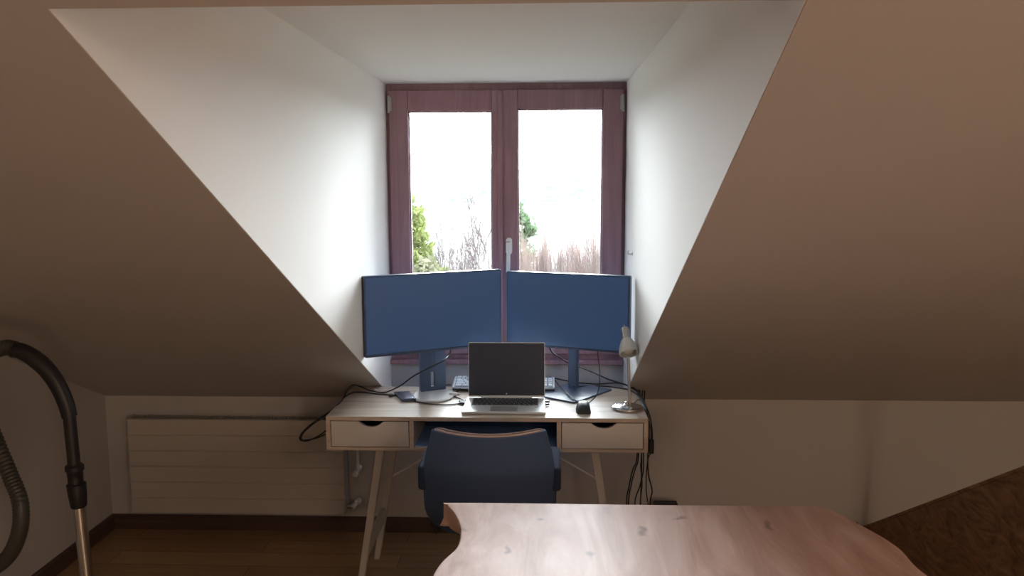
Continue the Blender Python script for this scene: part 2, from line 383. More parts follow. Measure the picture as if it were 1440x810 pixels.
for x0, x1 in ((DX0+th+.003, VX[0]-.003), (VX[1]+th+.003, DX1-th-.003)):
    z0, z1 = DZ0+th*.75+.003, DZ1-th-.003
    cx = (x0+x1)/2+.004; out = [(x0, z0), (x1, z0), (x1, z1)]
    for i in range(17):
        t = i/16; xx = cx+.048-.096*t; q = abs(2*t-1)
        out.append((xx, z1-.021*(1-q**2.2)**1.0 if True else z1))
    out += [(x0, z1)]
    bm = prism(N(), out, 1, DY0+.002, DY0+.018)
    d = obj('drawer', bm, 'white', dk)
    bx = N(); box(bx, x0+.004, x1-.004, DY0+.018, DY1-.03, z0+.002, z0+.008); box(bx, x0+.004, x0+.014, DY0+.018, DY1-.03, z0+.008, z1-.004)
    box(bx, x1-.014, x1-.004, DY0+.018, DY1-.03, z0+.008, z1-.004); box(bx, x0+.014, x1-.014, DY1-.04, DY1-.03, z0+.008, z1-.004)
    obj('drawer_box', bx, 'navy', d, label='navy blue inside of the drawer')
CXD = (DX0+DX1)/2
for s in (-1, 1):
    for y in (3.105, 3.475):
        top = (CXD+s*.405, y, DZ0); ft = (CXD+s*.508, y, 0)
        leg = obj('leg', bar(N(), ft, top, .024, .034, .032), 'leg_white', dk, bevel=.003)
        fb = N(); lathe(fb, [(.011, 0), (.011, .004)], 12, Matrix.Translation(ft)); 
    zs = .205; xs = CXD+s*(.508-.103*zs/DZ0)
    obj('stretcher', B(xs-.010, xs+.010, 3.122, 3.458, zs-.028, zs+.028), 'leg_white', dk, bevel=.003)
    a = aty(556, 670, 3.475); zz = a.z
    xr_ = CXD+s*(.508-.103*zz/DZ0-.012)
    obj('brace_rod', tube(N(), [(xr_, 3.475, zz), (CXD+s*.012, 3.475, DZ0-.002)], .0045, 8, smooth=False), 'valve', dk, smooth=True)
    obj('rod_clip', B(CXD+s*.012-.006, CXD+s*.012+.006, 3.467, 3.483, DZ0-.014, DZ0), 'leg_white', dk)

# ------------------------------------------------------------------ monitors
def monitor(x0, yA, x1, yB, zb, zt, label, chin, base):
    o = Vector((x0, yA, 0)); d = Vector((x1-x0, yB-yA, 0)); w = d.length
    m = frame_mtx((x0, yA, 0), d)
    t = thing('monitor', label, 'monitor', (base['c'][0], base['c'][1], DZ1))
    obj('housing', prism(N(), rrect(0, w, zb, zt, .006), 1, .002, .030, m), 'bezel', t, bevel=.003)
    bk = N(); prism(bk, rrect(w*.2, w*.8, zb+.05, zt-.05, .02), 1, .030, .048, m); obj('back_cover', bk, 'bezel', t, bevel=.008)
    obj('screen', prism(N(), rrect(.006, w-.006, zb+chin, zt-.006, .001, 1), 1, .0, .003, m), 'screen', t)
    obj('chin', prism(N(), rrect(.004, w-.004, zb+.002, zb+chin-.002, .002), 1, -.002, .003, m), 'bezel', t, bevel=.0008)
    return t, m, w
# left one
tL, mL, wL = monitor(-.690, 3.17, -.1785, 3.45, .947, 1.264, 'larger black monitor with blue glare tint, turned right on a wide stand with a slot', .012, dict(c=(-.46, 3.40)))
cL = Vector((-.468, 3.435, 0)); mc = frame_mtx(cL, (.89, .456))
col = N(); out = [( -.056, DZ1+.012), (.054, DZ1+.012), (.057, 1.12), (-.057, 1.12)]
# column with a pill shaped slot: two side strips, piece above and piece below
sx0, sx1, s0, s1 = -.010, .008, .760, .838
box(col, -.055, sx0, -.010, .010, DZ1+.008, 1.12, mc); box(col, sx1, .056, -.010, .010, DZ1+.008, 1.12, mc)
box(col, sx0, sx1, -.010, .010, s1, 1.12, mc); box(col, sx0, sx1, -.010, .010, DZ1+.008, s0+.016, mc)
def cap(bm, zc, up):
    pts = [(sx0, zc)]; r = (sx1-sx0)/2; cx = (sx0+sx1)/2
    for i in range(9):
        a = PI-PI*i/8; pts.append((cx+r*math.cos(a), zc+up*r*math.sin(a)))
    if up > 0: pts = [(sx0, zc+r+.001)]+pts[1:]+[(sx1, zc+r+.001)]
    prism(bm, pts, 1, -.0099, .0099, mc)
obj('stand_column', col, 'bezel', tL, bevel=.001)
arm = N(); box(arm, -.03, .03, -.095, -.008, 1.05, 1.11, mc); obj('stand_arm', arm, 'bezel', tL)
bs = N(); lathe(bs, [(1, 0), (1, .006), (.92, .010), (.86, .0085), (.5, .0080), (.02, .0080)], 48, Matrix.Translation((-.455, 3.36, DZ1)) @ Matrix.Scale(.086, 4, (1, 0, 0)) @ Matrix.Scale(.112, 4, (0, 1, 0)))
obj('stand_base', bs, 'base_disc', tL, smooth=True, label='round pale base plate')
# right one
tR, mR, wR = monitor(-.161, 3.50, .334, 3.31, .940, 1.251, 'smaller black monitor with blue glare tint, turned left on a dark square foot', .010, dict(c=(.12, 3.45)))
mcr = frame_mtx((.122, 3.505, 0), (.935, -.354))
col = N(); prism(col, rrect(-.0215, .0215, -.016, .016, .010), 2, DZ1+.004, 1.13, mcr); obj('stand_column', col, 'bezel', tR, smooth=True)
arm = N(); box(arm, -.025, .025, -.085, -.010, 1.05, 1.10, mcr); obj('stand_arm', arm, 'bezel', tR)
mb = frame_mtx((.118, 3.257, 0), (.60, .80))
bs = N(); prism(bs, rrect(0, .275, 0, .205, .008), 2, DZ1, DZ1+.007, mb); obj('stand_base', bs, 'bezel', tR, bevel=.001)

# ------------------------------------------------------------------ laptop
lt = thing('laptop', 'open silver laptop with black keys at the front of the desk', 'laptop', (-.157, 3.2, DZ1))
lx0, lx1, ly0, ly1 = -.311, .002, 3.088, 3.308
lz = DZ1+.002
pb_ = N()
prism(pb_, [(lx0-.003, ly0), (lx1+.002, ly0), (lx1-.001, ly1), (lx0+.0, ly1)], 2, lz, lz+.010)
deck = obj('keyboard_deck', pb_, 'alu', lt, bevel=.002)
zt = lz+.010
obj('key_well', B(lx0+.026, lx1-.026, ly0+.094, ly1-.016, zt-.0002, zt+.0004), mat('well_grey', (.30, .31, .32), .5, metal=.3), deck)
kx0, kx1, ky1 = lx0+.028, lx1-.028, ly1-.018
rows = [[1]*14, [1]*13+[1.6], [1.5]+[1]*12+[1.1], [1.8]+[1]*11+[1.8], [2.3]+[1]*10+[2.3], [1.2, 1, 1.2, 1.2, 5, 1.2, 1.2, 1, 1, 1]]
key0 = None
def key_at(x, y, w, d, z, h, m, par):
    bm = N(); e = .0009
    v0 = [(x, y), (x+w, y), (x+w, y+d), (x, y+d)]; v1 = [(x+e, y+e), (x+w-e, y+e), (x+w-e, y+d-e), (x+e, y+d-e)]
    a = [bm.verts.new((*q, z)) for q in v0]; b = [bm.verts.new((*q, z+h)) for q in v1]
    bm.faces.new(b); bm.faces.new(a[::-1])
    for i in range(4): bm.faces.new((a[i], a[(i+1) % 4], b[(i+1) % 4], b[i]))
    return obj('key', bm, m, par)
rh = .0182; yy = ky1
for ri, row in enumerate(rows):
    hgt = rh*.62 if ri == 0 else rh
    yy -= hgt; tot = sum(row); x = kx0
    for k in row:
        w = k/tot*(kx1-kx0); key_at(x+.0012, yy+.0012, w-.0024, hgt-.0024, zt+.0004, .0014, 'key_dark', deck); x += w
obj('trackpad', B(lx0+.105, lx1-.105, ly0+.010, ly0+.082, zt-.0002, zt+.0003), mat('trackpad_grey', (.48, .49, .48), .35, metal=.5), deck)
for i, xx in enumerate((-.038, -.030)):
    obj('sticker', B(xx, xx+.006, ly0+.070, ly0+.078, zt, zt+.0004), 'black', deck)
# lid leaning slightly back
LW = lx1-lx0-.006; hl = .221; tilt = math.radians(5)
ml = Matrix.Translation(((lx0+lx1)/2+.002, ly1-.006, zt+.001)) @ Matrix.Rotation(-tilt, 4, 'X')
lid = obj('lid', prism(N(), rrect(-LW/2, LW/2, .002, hl, .006), 1, .0, .005, ml), 'alu', lt, bevel=.001)
obj('screen', prism(N(), rrect(-LW/2+.0025, LW/2-.0025, .008, hl-.0025, .004), 1, -.0012, .0005, ml), 'lap_screen', lid)
lg = N(); lathe(lg, [(.0028, 0), (.0028, .0004)], 20, ml @ Matrix.Translation((0, -.0014, .015)) @ Matrix.Rotation(PI/2, 4, 'X')); obj('logo', lg, 'cable_white', lid, label='small round white logo')
hg = N(); tube(hg, [(-LW/2+.05, .003, .0025), (LW/2-.05, .003, .0025)], .0045, 10, smooth=False)
for v in hg.verts: v.co = ml @ v.co
obj('hinge', hg, 'alu', lt, smooth=True)

# ------------------------------------------------------------------ keyboard behind the laptop
kb = thing('keyboard', 'pale blue-grey keyboard lying behind the laptop between the monitor stands', 'keyboard', (-.17, 3.5, DZ1))
kw, kd = .428, .125
mk = Matrix.Translation((-.386, 3.432, DZ1+.0085)) @ Matrix.Rotation(math.radians(8), 4, 'X')
obj('keyboard_tray', prism(N(), rrect(0, kw, 0, kd, .006), 2, .0, .006, mk), 'black', kb, label='black underside')
kbod = obj('keyboard_body', prism(N(), rrect(0, kw, 0, kd, .006), 2, .006, .014, mk), 'kb_body', kb, bevel=.002)
def kkey(x, y, w, d):
    bm = N(); e = .002; g = .0012
    a = [bm.verts.new(mk @ Vector((p, q, .014))) for p, q in ((x+g, y+g), (x+w-g, y+g), (x+w-g, y+d-g), (x+g, y+d-g))]
    b = [bm.verts.new(mk @ Vector((p, q, .020))) for p, q in ((x+g+e, y+g+e), (x+w-g-e, y+g+e), (x+w-g-e, y+d-g-e), (x+g+e, y+d-g-e))]
    bm.faces.new(b); bm.faces.new(a[::-1])
    for i in range(4): bm.faces.new((a[i], a[(i+1) % 4], b[(i+1) % 4], b[i]))
    return obj('key', bm, 'key_light', kbod)
wells = N()
for x0, x1 in ((.010, .292), (.298, .352), (.357, .420)): box(wells, x0, x1, .006, .118, .0139, .0146, mk)
obj('key_bed', wells, mat('key_bed_blue', (.06, .08, .16), .6), kbod)
u = .0188
krows = [[1.5, 1.5, 1.5, 7, 1.5, 1.5], [2.2]+[1]*10+[2.3], [1.8]+[1]*11+[1.7], [1.5]+[1]*13, [1]*13+[2]]
for i, row in enumerate(krows):
    x = .011; s = .280/sum(row)
    for k in row: kkey(x, .008+i*u*.98, k*s, u*.98); x += k*s
for i in range(13): kkey(.011+i*.280/13, .103, .280/13, .014)
for i in (0, 3, 4):
    for j in range(3): kkey(.299+j*.0175, .008+i*u*.98, .0175, u*.98)
for i in range(4):
    for j in range(3): kkey(.358+j*.0205, .008+i*u*1.2, .0205, u*1.18)
ft = N()
for x in (.03, kw-.05): box(ft, x, x+.02, kd-.02, kd-.012, -.022, .001, mk)
obj('foot', ft, 'black', kb)

# ------------------------------------------------------------------ mouse
ms = thing('mouse', 'dark grey-green wired computer mouse near the right front of the desk', 'mouse', (.148, 3.15, DZ1))
bm = N(); nx, ny = 12, 14; grid = []
for j in range(ny+1):
    t = j/ny; row = []
    for i in range(nx+1):
        s = -1+2*i/nx; ww = .0285*(1-.25*(2*t-1)**4)
        z = .034*(max(0, 1-abs(s)**3.2))**.5*(math.sin(PI*(.08+.84*(1-t)**.8)))**.55
        row.append(bm.verts.new((.148+s*ww, 3.105+t*.098, DZ1+.002+z)))
    grid.append(row)
for j in range(ny):
    for i in range(nx): bm.faces.new((grid[j][i], grid[j][i+1], grid[j+1][i+1], grid[j+1][i]))
edge = [grid[0][i] for i in range(nx+1)]+[grid[j][nx] for j in range(1, ny+1)]+[grid[ny][i] for i in range(nx-1, -1, -1)]+[grid[j][0] for j in range(ny-1, 0, -1)]
bot = [bm.verts.new((v.co.x, v.co.y, DZ1)) for v in edge]
for i in range(len(edge)): bm.faces.new((edge[i], edge[(i+1) % len(edge)], bot[(i+1) % len(edge)], bot[i]))
bm.faces.new(bot); obj('shell', bm, 'mouse', ms, smooth=True)
bm = N(); lathe(bm, [(.007, -.003), (.0085, -.0015), (.0085, .0015), (.007, .003)], 20, axis_mtx((.148, 3.178, DZ1+.026), (1, 0, 0))); obj('scroll_wheel', bm, 'black', ms, smooth=True)
ZT = DZ1+.0035
def D(u, v, dz=0): return atz(u, v, ZT+dz)
bm = N(); tube(bm, [(.150, 3.20, DZ1+.008), (.165, 3.235, DZ1+.005), tuple(D(838, 557)), tuple(aty(843, 540, 3.40)), tuple(aty(843, 520, 3.42)), tuple(aty(841, 500, 3.42)), tuple(aty(838, 470, 3.42))], .0022, 6)
obj('mouse_cord', bm, 'cable', ms, smooth=True)

# ------------------------------------------------------------------ hub
hb = thing('docking_hub', 'small flat dark blue metal hub with cables on the left of the desk', 'docking hub', (-.58, 3.38, DZ1))
P0 = atz(565, 561, DZ1+.014); P1 = atz(551, 548, DZ1+.014)
mh = frame_mtx((P0.x, P0.y, 0), (.95, .06))
hbm = N(); prism(hbm, [(0, 0), (.056, .012), (.016, .135), (-.046, .125)], 2, DZ1+.001, DZ1+.013, mh); obj('hub_case', hbm, 'hub', hb, bevel=.002)
pl = N(); box(pl, -.062, -.048, .085, .105, DZ1+.001, DZ1+.010, mh); obj('plug', pl, 'black', hb)

# ------------------------------------------------------------------ cables on the desk (left)
def cable(name, pts, r, label, m='cable', cat='cable', grp=None, k=6):
    o = obj(name, tube(N(), [tuple(p) for p in pts], r, 7, k=k), m, smooth=True); tag(o, label, cat, grp); return o
cable('monitor_cable', [aty(634, 488, 3.42), aty(632, 499, 3.41), aty(622, 508, 3.35), aty(600, 519, 3.33), aty(580, 530, 3.36), aty(562, 543, 3.42), D(540, 552), D(520, 549), aty(507, 543.5, 3.42), aty(496, 541.5, 3.36), aty(488, 549, 3.30), D(482, 561), aty(470, 574, 3.20), aty(452, 587, 3.15), aty(436, 598, 3.15), aty(424, 610, 3.16), aty(422, 618, 3.18), aty(432, 620, 3.2), aty(448, 613, 3.25), aty(458, 606, 3.30)], .003,
      'long cable looping from the left monitor over the left edge of the desk')
cable('hub_cable', [D(556, 556), D(545, 555), D(530, 554), D(510, 551.5), D(496, 552), D(485, 558), D(478, 566), aty(466, 577, 3.17), aty(452, 588, 3.12), aty(438, 598, 3.1), aty(425, 611, 3.12), aty(426, 619, 3.16), aty(445, 616, 3.24), aty(457, 611, 3.33)], .0028,
      'black cable from the hub dropping over the left desk edge')
cable('usb_cable', [D(578, 563), D(590, 566), D(610, 568.5), D(632, 569), D(646, 567.5), D(657, 566)], .0024, 'short black cable lying between the hub and the laptop')
cable('looped_cable', [D(652, 562.5), D(640, 558), D(628, 552), D(621, 546), D(625, 542), D(634, 541)], .0022, 'thin grey cable curling beside the left end of the keyboard')
cable('adapter_cable', [D(633, 562), D(640, 553), D(648, 546.5, .02)], .0022, 'thin black lead running up to the keyboard left of the laptop')
pg = thing('usb_plug', 'white plug lying left of the laptop hinge', 'plug', tuple(D(640, 557)))
q0, q1 = D(632, 556), D(645, 556.5)
bm = N(); bm_ = lathe(bm, [(.006, 0), (.009, .004), (.009, .028), (.005, .034)], 14, axis_mtx(q0+Vector((0, 0, .006)), q1-q0)); obj('plug_body', bm, 'cable_white', pg, smooth=True)
bm = N(); lathe(bm, [(.0045, .032), (.0045, .042)], 10, axis_mtx(q0+Vector((0, 0, .006)), q1-q0)); obj('plug_tip', bm, 'steel', pg, smooth=True)
lzm = lz+.005
for (x0, x1, y, s, lab) in ((lx0-.030, lx0+.001, 3.262, 0, 'black plug in the left side of the laptop, nearer the hinge'), (lx0-.024, lx0+.0, 3.238, 1, 'black plug in the left side of the laptop, nearer the palm rest'),
                            (lx1-.001, lx1+.018, 3.262, 2, 'black plug in the right side of the laptop, nearer the hinge'), (lx1-.001, lx1+.016, 3.225, 3, 'black plug in the right side of the laptop, nearer the palm rest')):
    tag(obj('laptop_plug', B(x0, x1, y-.006, y+.006, lzm-.0035, lzm+.0035), 'black', bevel=.002), lab, 'plug', 'plugs in the laptop')
# right side
cable('power_cable', [aty(772, 486, 3.46), aty(776, 495, 3.50), aty(787, 503, 3.535), aty(800, 511, 3.545), aty(815, 516, 3.53), aty(835, 524, 3.50), aty(857, 534, 3.47), D(880, 541), D(893, 547), D(903, 558), D(909, 573), aty(914, 586, 3.18), aty(917, 605, 3.16), aty(917, 622, 3.16)], .003,
      'thick black cable from behind the right monitor sweeping over the right desk edge')
cable('video_cable', [D(779, 531.5, .02), D(797, 535.5, .012), D(812, 538), D(840, 540), D(866, 538.5), D(884, 543), D(898, 553), D(905, 567), aty(911, 585, 3.2), aty(913, 605, 3.2), aty(911, 640, 3.2), aty(912, 668, 3.22), aty(917, 690, 3.25), aty(914, 710, 3.3), (.42, 3.36, .035)], .0028,
      'black cable lying along the back of the desk and dropping at its right side')
cable('display_cable', [D(806, 544, .01), D(830, 543), D(848, 543), D(870, 545.5), D(886, 549), D(898, 557), D(904, 570), aty(909, 586, 3.17), aty(912, 606, 3.17), (.392, 3.35, .60), (.40, 3.38, .45), (.395, 3.42, .2), (.36, 3.46, .035)], .0026,
      'black cable passing the lamp pole and hanging behind the desk side')
cable('keyboard_cable', [D(768, 530, .03), D(777, 531, .02), D(785, 541, .004), D(795, 551, .009), D(806, 561, .009), D(813, 564, .002), D(822, 560), D(835, 553)], .0022,
      'thin black lead crossing the square foot of the right monitor')
pa_ = thing('power_adapter', 'slim black inline adapter hanging at the right side of the desk', 'adapter', tuple(aty(915, 636, 3.16)))
bm = N(); a = aty(915.5, 637, 3.16); prism(bm, rrect(a.x-.009, a.x+.010, 3.148, 3.172, .004), 2, a.z, a.z+.052); obj('adapter_body', bm, 'black', pa_, bevel=.002)
bm = N(); tube(bm, [(a.x, 3.16, a.z), (a.x-.012, 3.16, a.z-.03), (a.x-.014, 3.18, a.z-.15), (a.x+.005, 3.2, a.z-.3), (a.x-.005, 3.25, .035)], .0022, 7); obj('adapter_cord', bm, 'cable', pa_, smooth=True)
hang = [([(896, 640), (890, 660), (885, 682), (881, 706)], .003), ([(898, 640), (893, 660), (888, 680), (884, 706)], .003), ([(902, 640), (901, 655), (903, 680), (901, 706)], .0024), ([(905, 640), (905, 660), (900, 683), (893, 706)], .003)]
labs = ['leftmost black cable hanging behind the right end of the desk', 'second from left of the black cables hanging behind the desk', 'third from left of the black cables hanging behind the desk', 'rightmost of the four black cables hanging straight behind the desk']
for i, (pp, r) in enumerate(hang):
    P = [aty(u, v, 3.575+.004*i) for u, v in pp]
    top = P[0].copy(); top.z = .70
    cable('hanging_cable', [(top.x, 3.575+.004*i, .76), tuple(top)]+P+[(P[-1].x+.01, 3.58, .10), (P[-1].x+.02+.03*i, 3.60, .045)], r, labs[i], grp='cables hanging behind the right end of the desk')
# power strip on the floor and black box
ps = thing('power_strip', 'black power strip on the floor under the right end of the desk', 'power strip', (.42, 3.45, 0))
obj('strip_body', B(.30, .58, 3.56, 3.62, 0, .04), 'black', ps, bevel=.004)
obj('switch', B(.55, .57, 3.575, 3.605, .04, .044), 'hose', ps)
bb = thing('cable_box', 'black box behind the table edge at the foot of the slope', 'box', (.54, 3.66, 0))
obj('box_body', B(.495, .595, 3.64, 3.70, 0, .185), 'black', bb, bevel=.012)
obj('box_lid', B(.492, .598, 3.637, 3.703, 0.172, .188), 'black', bb, bevel=.006)

# ------------------------------------------------------------------ desk lamp
lp = thing('desk_lamp', 'small chrome desk lamp with frosted shade on right end of desk', 'desk lamp', (.318, 3.195, DZ1))
bx_, by_ = .318, 3.195
bm = N(); lathe(bm, [(.0585, 0), (.0600, .002), (.0600, .0065), (.0575, .0095), (.045, .0125), (.018, .0150), (.009, .018), (.0085, .026), (.006, .028), (.003, .028)], 40, Matrix.Translation((bx_, by_, DZ1))); obj('base', bm, 'chrome', lp, smooth=True)
pt = aty(882, 496, 3.205)
bm = N(); tube(bm, [(bx_+.011, by_+.003, DZ1+.015), (pt.x+.004, 3.204, pt.z-.02), (pt.x+.002, 3.208, 1.00)], .0058, 14, smooth=False); obj('pole', bm, 'steel', lp, smooth=True)
ax = Vector((.10, -.62, -.78)).normalized()
tip = Vector((pt.x-.010, 3.222, 1.062))
ma = axis_mtx(tip, ax)
bm = N(); lathe(bm, [(.009, 0), (.0155, .004), (.0165, .012), (.0165, .050), (.0155, .054)], 28, ma); obj('lamp_socket', bm, 'steel', lp, smooth=True)
bm = N(); lathe(bm, [(.002, -.012), (.0032, -.010), (.0032, .002)], 10, ma); obj('switch', bm, 'steel', lp, smooth=True)
sh = N(); prof = [(.0165, .050), (.021, .055), (.0275, .070), (.0335, .088), (.0365, .103), (.0362, .112), (.0335, .1145), (.0310, .112), (.0330, .101), (.029, .086), (.023, .070), (.015, .058)]
lathe(sh, prof, 40, ma, cap=False); obj('lamp_shade', sh, 'frost', lp, smooth=True, label='frosted bell-shaped shade')
bm = N(); lathe(bm, [(.010, .054), (.013, .064), (.0225, .084), (.0235, .096), (.0180, .107), (.008, .112), (.001, .113)], 28, ma); obj('bulb', bm, 'frost_in', lp, smooth=True)
cn = N(); tube(cn, [(pt.x+.003, 3.206, .985), (pt.x-.002, 3.214, 1.012), tuple(tip+ax*.03)], .006, 10); obj('joint', cn, 'steel', lp, smooth=True)
cb = N(); tube(cb, [(bx_+.030, by_+.052, DZ1+.006), tuple(D(899, 562)), tuple(D(906, 572)), tuple(aty(911, 584, 3.15)), tuple(aty(915, 604, 3.14)), tuple(aty(915, 625, 3.15))], .002, 6); obj('lamp_cord', cb, 'cable', lp, smooth=True)

# ------------------------------------------------------------------ office chair
ch = thing('office_chair', 'dark navy swivel chair with curved back tucked in at the desk', 'chair', (-.175, 2.78, 0))
CX = -.176; CYB = 2.50
def shell(bm, inset, y_off, thick, z0, z1, nu=20, nv=16, top=None):
    F, K = [], []
    for j in range(nv+1):
        v = j/nv; z = z0+(z1-z0)*v
        # half width along the height
        if v < .3: hw = .115+.097*math.sqrt(1-(1-v/.3)**2)
        elif v < .62: hw = .212
        else: hw = .212-.030*((v-.62)/.38)**1.3
        hw -= inset; rf, rk = [], []
        for i in range(nu+1):
            s = -1+2*i/nu
            y = CYB+y_off+.085*abs(s)**2.1+.05*(1-v)**2*.9-.012*math.sin(v*PI)
            zz = z
            rf.append(bm.verts.new((CX+s*hw, y, zz))); rk.append(bm.verts.new((CX+s*hw*.985, y+thick, zz)))
        F.append(rf); K.append(rk)
    for j in range(nv):
        for i in range(nu):
            bm.faces.new((F[j][i], F[j][i+1], F[j+1][i+1], F[j+1][i])); bm.faces.new((K[j][i+1], K[j][i], K[j+1][i], K[j+1][i+1]))
        bm.faces.new((F[j][0], F[j+1][0], K[j+1][0], K[j][0])); bm.faces.new((F[j][nu], K[j][nu], K[j+1][nu], F[j+1][nu]))
    for i in range(nu):
        bm.faces.new((F[0][i+1], F[0][i], K[0][i], K[0][i+1])); bm.faces.new((F[nv][i], F[nv][i+1], K[nv][i+1], K[nv][i]))
    return bm
ZB0, ZB1 = .485, .842
obj('back_shell', shell(N(), 0, 0, .014, ZB0, ZB1), 'chair', ch, smooth=True, bevel=.003)
obj('back_cushion', shell(N(), .006, .017, .035, ZB0+.05, ZB1-.006), 'chair', ch, smooth=True, bevel=.006)
for yo, zz, hw, r in ((.003, ZB1+.001, .180, .0038), (.036, ZB1-.002, .176, .0030)):
    P = []
    for i in range(17):
        s = -1+2*i/16; P.append((CX+s*hw, CYB+yo+.005+.085*abs(s)**2.1, zz-.010*max(0, abs(s)-.9)/.1))
    obj('edge_piping', tube(N(), P, r, 8, k=2), 'chair_trim', ch, smooth=True, label='pale tan edging on the backrest')
st_ = N()
nn = 28
def sq(a, rx, ry, e=.45):
    c, s = math.cos(a), math.sin(a); return (rx*math.copysign(abs(c)**e, c), ry*math.copysign(abs(s)**e, s))
prof = [(.90, .468), (.985, .474), (1.0, .488), (.985, .502), (.93, .512), (.7, .518), (.3, .515), (.02, .513)]
rings = []
for k, z in prof:
    rings.append([st_.verts.new((CX+k*sq(2*PI*i/nn, .190, .21, .55)[0], 2.835+k*sq(2*PI*i/nn, .190, .21, .55)[1], z)) for i in range(nn)])
for a_, b_ in zip(rings, rings[1:]):
    for i in range(nn): st_.faces.new((a_[i], a_[(i+1) % nn], b_[(i+1) % nn], b_[i]))
st_.faces.new(rings[0][::-1]); st_.faces.new(rings[-1])
obj('seat', st_, 'chair', ch, smooth=True)
for s in (-1, 1):
    a = N(); prism(a, rrect(CX+s*.212-.016, CX+s*.212+.016, 2.575, 2.80, .014), 2, .645, .722); ao = obj('armrest', a, 'arm_navy', ch, bevel=.008, seg=3)
    p = N(); tube(p, [(CX+s*.180, 2.70, .455), (CX+s*.200, 2.70, .50), (CX+s*.205, 2.70, .60), (CX+s*.212, 2.70, .66)], .011, 10); obj('armrest_post', p, 'black', ch, smooth=True)
sp = N(); tube(sp, [(CX, 2.66, .425), (CX, 2.575, .435), (CX, 2.545, .50), (CX, 2.535, .60)], .018, 10); obj('back_support', sp, 'black', ch, smooth=True)
gs = N(); lathe(gs, [(.05, .425), (.05, .470)], 20, Matrix.Translation((CX, 2.745, 0))); lathe(gs, [(.028, .10), (.028, .26), (.016, .265), (.016, .43)], 20, Matrix.Translation((CX, 2.745, 0))); obj('gas_column', gs, 'black', ch, smooth=True)
for i in range(5):
    a = 2*PI*i/5+.3; c_, s_ = math.cos(a), math.sin(a)
    lg = N(); tube(lg, [(CX+.02*c_, 2.745+.02*s_, .115), (CX+.15*c_, 2.745+.15*s_, .10), (CX+.27*c_, 2.745+.27*s_, .078)], .018, 10, rad=lambda t: .022-.008*t); lo = obj('base_arm', lg, 'black', ch, smooth=True)
    ca = N(); lathe(ca, [(.012, -.022), (.024, -.02), (.026, -.004), (.020, 0), (.026, .004), (.024, .02), (.012, .022)], 18, axis_mtx((CX+.275*c_, 2.745+.275*s_, .026), (-s_, c_, 0))); 
    tube(ca, [(CX+.275*c_, 2.745+.275*s_, .03), (CX+.275*c_, 2.745+.275*s_, .078)], .007, 8, smooth=False); obj('caster', ca, 'black', lo, smooth=True)

# ------------------------------------------------------------------ live edge table
tb = thing('live_edge_table', 'reddish brown live edge slab table in the foreground', 'table', (.3, 1.3, 0))
Lp = [(-.276, 2.210), (-.262, 2.190), (-.238, 2.140), (-.218, 2.075), (-.207, 2.005), (-.206, 1.945), (-.214, 1.905), (-.232, 1.858), (-.243, 1.81), (-.248, 1.75), (-.245, 1.66), (-.232, 1.55), (-.238, 1.40), (-.262, 1.25), (-.27, 1.1), (-.25, .9), (-.255, .7), (-.27, .52)]
Rp = [(.735, 2.213), (.762, 2.190), (.806, 2.085), (.836, 1.995), (.842, 1.93), (.842, 1.85), (.852, 1.79), (.868, 1.70), (.875, 1.58), (.868, 1.42), (.88, 1.25), (.9, 1.1), (.895, .9), (.88, .72), (.87, .52)]
Lc = [p for p in catmull([(x, y, 0) for x, y in Lp], 3)]; Rc = [p for p in catmull([(x, y, 0) for x, y in Rp], 3)]
far = [Vector((-.276+(1.011)*t, 2.2115+.001*math.sin(9*t), 0)) for t in [i/10 for i in range(1, 10)]]
out = Lc[::-1]+far+Rc+[Vector((.6, .5, 0)), Vector((.2, .505, 0)), Vector((-.1, .5, 0))]
# resulting order: left side (near->far), far edge, right side (far->near), near edge
cen = Vector((.3, 1.35, 0)); nL = len(Lc); nF = len(far); nR = len(Rc); rr = random.Random(3)
def off(i, p):
    """outward direction"""
    a, b = out[i-1], out[(i+1) % len(out)]; t = (b-a).normalized(); n = Vector((-t.y, t.x, 0))
    if n.dot(p-cen) < 0: n = -n
    return n
bm = N(); levels = [(.75, -.004, -.004), (.7485, 0, .0), (.742, .004, .010), (.728, .004, .022), (.708, -.010, .024), (.695, -.022, .010), (.690, -.030, -.004)]
rings = []
for z, ol_, or_ in levels:
    rg = []
    for i, p in enumerate(out):
        right = nL+nF <= i < nL+nF+nR; left = i < nL
        o_ = or_ if right else (ol_ if left else (min(ol_, 0)*.2 if z < .73 else min(ol_, 0)))
        w = .5+.5*math.sin(i*.9)*.4+.3*math.sin(i*.37)
        q = p+off(i, p)*(o_*(w if (right or left) and z < .745 else 1)); rg.append(bm.verts.new((q.x, q.y, z)))
    rings.append(rg)
n_ = len(out)
for a_, b_ in zip(rings, rings[1:]):
    for i in range(n_): bm.faces.new((a_[i], a_[(i+1) % n_], b_[(i+1) % n_], b_[i]))
bm.faces.new(rings[0]); bm.faces.new(rings[-1][::-1])
obj('tabletop', bm, 'table', tb, smooth=True)
for x in (-.05, .66):
    for y in (.8, 1.95):
        obj('leg', bar(N(), (x, y, 0), (x, y, .69), .07, .07), 'black', tb, bevel=.004)
    obj('leg_rail', B(x-.035, x+.035, .835, 1.915, .0, .03), 'black', tb)

